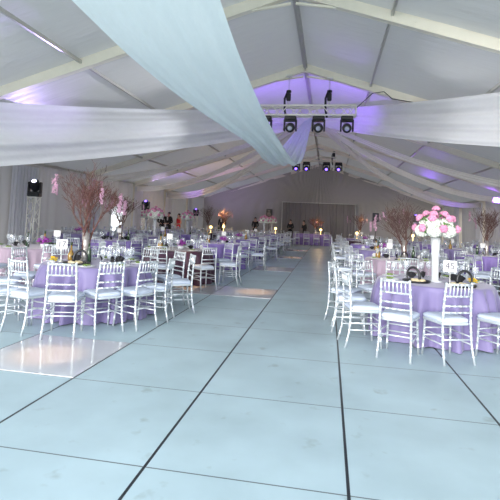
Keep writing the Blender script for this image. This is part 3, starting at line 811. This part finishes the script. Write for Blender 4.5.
for x,w in ((-1.38,'left'),(-.10,'right')): hoist(x,TY+.05,TZ+.1,'black chain hoist and cable on the %s of the front truss'%w)
hoist(.2,TB,TZB-.05,'black chain hoist on the right end of the rear truss')
mb=MB(); mb.tube([(.72,14.3,5.08),(1.2,14.3,5.55),(1.55,14.38,5.62),(1.8,14.4,5.4),(2.6,14.4,5.26),(3.9,14.4,4.84)],.014,6)
tag(mb.build('power_cable',M['black']),'thin black power cable clipped along the rafter beside the front truss','cable')
def tower(x,y,h,lab,up,lens):
    mb=MB(); truss(mb,(x,y,.06),(x,y,h),.27,.022,.3); mb.box((x,y,.03),(.6,.6,.05)); mb.box((x,y,h+.01),(.34,.34,.03)); tag(mb.build('truss_tower',M['steel']),'upright silver truss tower '+lab,'truss tower')
    e=head(lens,True); e.location=(x,y,h+.025); e.scale=(1.15,)*3; e.rotation_euler.z=.25 if x<0 else -.2; tag(e,'black moving head lamp on the truss tower '+lab,'stage light')
tower(-9.7,13.9,1.95,'nearest on the left wall',True,M['lens_w'])
tower(-9.95,24.0,1.75,'in the middle of the left wall',True,M['lens'])
tower(-9.9,33.6,1.6,'far down the left wall',True,M['lens'])
tower(8.4,23.4,2.0,'near the right wall',True,M['lens'])
tower(6.0,33.8,1.8,'at the far right corner',True,M['lens'])
def speaker(x,y,h,lab):
    e=empty('speaker_stand',(x,y,0)); tag(e,'black tripod stand '+lab,'stand')
    MB().tube([(0,0,.1),(0,0,h)],.02,8).build('pole',M['black'],e)
    for k in range(3):
        a=k*2.094+.5; MB().tube([(0,0,.7),(.5*cos(a),.5*sin(a),.012)],.012,6).build('leg',M['black'],e)
    s=empty('loudspeaker',(x,y,h)); tag(s,'black loudspeaker on a stand '+lab,'speaker')
    MB().box((0,0,.31),(.42,.38,.62),bev=.03).build('cabinet',M['black'],s)
    g=MB(); g.lathe([(0,0),(.15,0),(.14,.012),(.04,-.0),(0,.01)],18,M=Matrix.Translation((0,-.19,.22))@Matrix.Rotation(PI/2,4,'X')); g.lathe([(0,0),(.06,0),(.05,.01),(0,.005)],12,M=Matrix.Translation((0,-.19,.48))@Matrix.Rotation(PI/2,4,'X')); g.build('driver',M['grey_curtain'],s)
speaker(-4.3,33.5,1.75,'left of the grey curtain')
speaker(3.25,33.5,1.75,'right of the grey curtain')

# ------------------------------------------------------------------ people
def skin(name,verts,edges,rad,m,parent,sub=1,root=0):
    me=bpy.data.meshes.new(name); me.from_pydata(verts,edges,[]); me.update()
    o=bpy.data.objects.new('tmp_'+name,me); col.objects.link(o)
    sm=o.modifiers.new('s','SKIN'); me.skin_vertices.new() if not me.skin_vertices else None
    sv=me.skin_vertices[0].data
    for i,r in enumerate(rad):
        sv[i].radius=(r,r) if not hasattr(r,'__len__') else r; sv[i].use_root=(i==root)
    sm.use_smooth_shade=True
    ss=o.modifiers.new('u','SUBSURF'); ss.levels=sub; ss.render_levels=sub
    bpy.context.view_layer.update()
    m2=bpy.data.meshes.new_from_object(o.evaluated_get(bpy.context.evaluated_depsgraph_get())); bpy.data.objects.remove(o)
    m2.materials.clear(); m2.materials.append(m); m2.name=name
    for p in m2.polygons: p.use_smooth=True
    q=bpy.data.objects.new(name,m2); col.objects.link(q); q.parent=parent; return q
def person(loc,rz_,lab,kind='suit',H=1.76,hair='hair_d',elbow=.5,lean=0.0,seat=False):
    e=empty('person',loc,rz_); tag(e,lab,'person'); k=H/1.76
    w=1.0 if kind=='suit' else .88
    sh=.19*w
    def arm(s,t):  # shoulder, elbow, wrist, hand
        S=(s*sh,lean*.5,1.43); E_=(s*(sh+.07),lean*.4-.02,1.14); 
        W_=(s*(sh+.07-.17*t),lean*.3+.22*t,.90+.22*t)
        d=(Vector(W_)-Vector(E_)).normalized(); Hn=tuple(Vector(W_)+d*.08)
        return S,E_,W_,Hn,d
    V=[];E=[];R=[]
    def add(p,r,par=None):
        V.append(tuple(c*k for c in p)); R.append(r*k if not hasattr(r,'__len__') else (r[0]*k,r[1]*k))
        if par is not None: E.append((par,len(V)-1))
        return len(V)-1
    pel=add((0,0,.95),(.145*w,.11)); wa=add((0,lean*.2,1.12),(.125*w,.10),pel); ch=add((0,lean*.4,1.32),(.15*w,.11),wa); nb=add((0,lean*.55,1.45),(.085,.08),ch)
    ne=add((0,lean*.62+.01,1.53),.052,nb); hd=add((0,lean*.7+.02,1.62),(.078,.092),ne); ht=add((0,lean*.72+.015,1.70),(.066,.08),hd)
    for s in (-1,1):
        hip=add((s*.09,0,.88),.088*w,pel); kn=add((s*.10,.01,.49),.056,hip); an=add((s*.10,0,.09),.037,kn); ft=add((s*.11,.13,.035),(.036,.028),an)
        S,E_,W_,Hn,d=arm(s,elbow)
        a=add(S,.058*w,nb); b=add(E_,.040*w,a); c=add(W_,.026,b); h=add(Hn,(.030,.018),c)
        # five fingers of unequal length
        side=Vector((1,0,0)); 
        for j,(off,L_) in enumerate(((-.026,.065),(-.009,.078),(.009,.074),(.026,.058))):
            m1=Vector(Hn)+side*off+d*L_*.5; f1=add(tuple(m1),.0085,h); add(tuple(m1+d*L_*.45+Vector((0,0,-.015))),.007,f1)
        t1=add(tuple(Vector(W_)+d*.03-side*s*.035),.010,c); add(tuple(Vector(W_)+d*.075-side*s*.055),.008,t1)
    body=skin('body',V,E,R,M['skin'],e)
    # face
    fc=MB(); y0=(lean*.7+.02)*k
    for s in (-1,1): fc.ball((s*.03*k,y0+.083*k,1.635*k),.011*k,6,4)
    fc.build('eyes',M['hair_d'],e)
    MB().ball((0,y0+.098*k,1.605*k),(.012*k,.018*k,.024*k),6,5).build('nose',M['skin'],e)
    MB().ball((0,y0+.085*k,1.565*k),(.024*k,.008*k,.007*k),6,4).build('mouth',M['red'],e)
    ea=MB(); [ea.ball((s*.08*k,y0,1.61*k),(.012*k,.02*k,.03*k),6,4) for s in (-1,1)]; ea.build('ear',M['skin'],e)
    hr=MB(); hr.ball((0,y0-.034*k,1.692*k),(.090*k,.095*k,.075*k),12,8)
    if kind=='dress' or kind=='long': hr.ball((0,y0-.06*k,1.58*k),(.085*k,.055*k,.15*k),10,7)
    hr.build('hair',M[hair],e)
    def cloth(name,vs,ed,rr,m,root=0): return skin(name,[tuple(c*k for c in p) for p in vs],ed,[(a*k,b*k) if True else 0 for a,b in rr],M[m],e,root=root)
    if kind in('suit','long'):
        vs=[(0,.005,.86),(0,lean*.2,1.12),(0,lean*.4,1.32),(0,lean*.55,1.44)]; rr=[(.185*w,.15),(.155*w,.128),(.172*w,.13),(.11,.095)]; ed=[(0,1),(1,2),(2,3)]
        for s in (-1,1):
            S,E_,W_,Hn,d=arm(s,elbow); i=len(vs); vs+=[S,E_,W_]; rr+=[(.074*w,.074*w),(.056,.056),(.042,.042)]; ed+=[(3,i),(i,i+1),(i+1,i+2)]
        cloth('jacket',vs,ed,rr,'suit')
        vs=[(0,0,.95),(0,.0,1.10)]; rr=[(.17*w,.135),(.14*w,.115)];ed=[(0,1)]
        for s in (-1,1): i=len(vs); vs+=[(s*.095,0,.86),(s*.10,.01,.49),(s*.10,0,.08)]; rr+=[(.10,.10),(.075,.075),(.062,.065)]; ed+=[(0,i),(i,i+1),(i+1,i+2)]
        cloth('trousers',vs,ed,rr,'suit')
        if kind=='suit':
            MB().box((0,(.13+lean*.4)*k,1.36*k),(.09*k,.02*k,.22*k),bev=.008).build('shirt',M['shirt'],e)
    else:
        mb=MB(); mb.lathe([(.0,1.46),(.10,1.44),(.155,1.36),(.15,1.28),(.125,1.13),(.15,.98),(.17,.85),(.18,.70),(.20,.48),(.19,.48),(.0,.5)],28)
        mb.v=[(x*k*w*1.05,y*k*.82+lean*.3*k,z*k) for x,y,z in mb.v]; mb.build('dress',M['red'],e)
        s_=MB(); 
        for s in (-1,1): s_.tube([(s*.07*k,.0,1.44*k),(s*.075*k,0,1.49*k)],.02*k,6)
        s_.build('strap',M['red'],e)
    shs=MB(); [shs.ball((s*.105*k,.06*k,.04*k),(.045*k,.13*k,.04*k),8,5) for s in (-1,1)]; shs.build('shoes',M['suit'],e)
    return e
person((-10.3,27.6,0),-2.6,'grey haired person in black suit and white shirt, leftmost of the standing trio','suit',1.80,'hair_g',.7)
person((-9.72,27.2,0),2.8,'person in black suit and white shirt beside the person in red','suit',1.78,'hair_d',.8)
person((-9.15,27.4,0),2.6,'person in a bright red dress standing by the left wall','dress',1.72,'hair_d',.8)
person((-2.75,33.8,0),3.0,'person in black clothes standing at the left end of the grey curtain','long',1.66,'hair_d',.9)
person((-1.65,32.6,0),2.3,'person in black leaning towards the head table flowers','long',1.64,'hair_d',1.0,lean=.12)
person((-7.0,30.0,0),2.9,'person in black suit standing behind the glowing branch centrepieces','suit',1.80,'hair_d',.5)
person((-5.3,33.4,0),3.1,'person in dark clothes standing near the far left corner','long',1.72,'hair_d',.6)

# ------------------------------------------------------------------ lights
def spot(name,loc,tgt,color,power,size=60,blend=.6,rad=.08):
    l=bpy.data.lights.new(name,'SPOT'); l.color=color; l.energy=power; l.spot_size=math.radians(size); l.spot_blend=blend; l.shadow_soft_size=rad
    o=bpy.data.objects.new(name,l); col.objects.link(o); o.location=loc
    o.rotation_euler=(Vector(tgt)-Vector(loc)).to_track_quat('-Z','Y').to_euler(); return o
VI=(.30,.12,1.0); VW=(.55,.42,1.0)
spot('spot',(-9.8,14.3,2.7),(-7.5,10.5,4.4),VW,900,38,.9)
spot('spot',(-1.29,14.55,4.25),(-2.2,16.6,6.0),VI,330,95,1)
spot('spot',(-.41,14.55,4.25),(.4,16.6,6.0),VI,330,95,1)
spot('spot',(.46,14.2,4.2),(.35,12.6,6.1),VI,60,40,1)
spot('spot',(-9.8,24.0,2.5),(-9.2,25.6,3.8),VW,160,75,.9)
spot('spot',(-9.6,24.0,2.5),(-7.5,28.0,4.3),VI,300,60,.9)
spot('spot',(-9.6,33.6,2.4),(-8.6,37.5,3.9),VW,330,70,.9)
spot('spot',(8.2,23.6,2.8),(6.5,28.5,4.1),VI,500,60,.9)
spot('spot',(6.0,33.6,2.6),(6.5,30.3,3.9),VI,300,60,.9)
spot('spot',(0.5,29.0,5.2),(3.6,27.5,5.0),VI,260,60,.9)
spot('spot',(-2.08,14.1,4.35),(-8.0,8.8,3.3),(.93,.95,1),520,72,1)
spot('spot',(.46,14.1,4.35),(6.2,7.6,3.7),(.93,.95,1),380,66,1)
WM=(1,.55,.22)  # added warm spots without fixtures, for the glow on each glossy panel
for x,y,s,p in ((-2.9,4.55,.6,36),(-1.5,9.7,1,50),(-2.9,9.7,1,40),(-1.4,14.6,1,50),(-1.4,19.6,1,50),(-1.4,24.6,1,50)):
    spot('spot',(x-.4,y+4.9-4.9,4.8),(x,y,0),WM,p*20,12,1,.03)
for loc,e in (((-6.2,26.6,1.9),18),((-5.6,27.4,2.1),14),((-.6,30.6,1.6),8),((1.8,25.0,1.8),5)):
    l=bpy.data.lights.new('candle_light','POINT'); l.color=(1,.62,.28); l.energy=e*3; l.shadow_soft_size=.1
    o=bpy.data.objects.new('candle_light',l); col.objects.link(o); o.location=loc
# daylight: bright overcast sky coming in through the open front end and through the vinyl
w=bpy.data.worlds.new('World'); sc.world=w; w.use_nodes=True
nt=w.node_tree; bg=nt.nodes['Background']
tc=nt.nodes.new('ShaderNodeTexCoord'); sp=nt.nodes.new('ShaderNodeSeparateXYZ'); nt.links.new(tc.outputs['Generated'],sp.inputs[0])
rp=nt.nodes.new('ShaderNodeValToRGB'); nt.links.new(sp.outputs['Z'],rp.inputs[0])
rp.color_ramp.elements[0].position=0; rp.color_ramp.elements[0].color=(1,.99,1,1); rp.color_ramp.elements[1].position=.6; rp.color_ramp.elements[1].color=(.80,.89,1,1)
nt.links.new(rp.outputs[0],bg.inputs[0]); bg.inputs[1].default_value=4.2

sl=bpy.data.lights.new('sun','SUN'); sl.energy=4.2; sl.angle=math.radians(24); sl.color=(1,.97,.92)
so=bpy.data.objects.new('sun',sl); col.objects.link(so); so.location=(2,-20,8)
so.rotation_euler=Vector((.30,1,-.13)).to_track_quat('-Z','Y').to_euler()
# ------------------------------------------------------------------ camera
f,yaw,pit,rol=460,0.17183,0.064447,0.043082
F=Vector((-sin(yaw),cos(yaw),0));Rr=Vector((cos(yaw),sin(yaw),0));U=Vector((0,0,1))
F2=F*cos(pit)+U*sin(pit);U2=U*cos(pit)-F*sin(pit)
R3=Rr*cos(rol)+U2*sin(rol);U3=U2*cos(rol)-Rr*sin(rol)
cd=bpy.data.cameras.new('Camera'); cam=bpy.data.objects.new('Camera',cd); col.objects.link(cam)
cam.matrix_world=Matrix(((R3.x,U3.x,-F2.x,0),(R3.y,U3.y,-F2.y,0),(R3.z,U3.z,-F2.z,1.52),(0,0,0,1)))
cd.sensor_width=36; cd.sensor_fit='HORIZONTAL'; cd.lens=36*f/500; cd.shift_y=-60/500; cd.clip_start=.05; cd.clip_end=300
sc.camera=cam
sc.view_settings.view_transform='Standard'; sc.view_settings.look='None'; sc.view_settings.gamma=1; sc.view_settings.exposure=-.08; sc.view_settings.use_curve_mapping=False
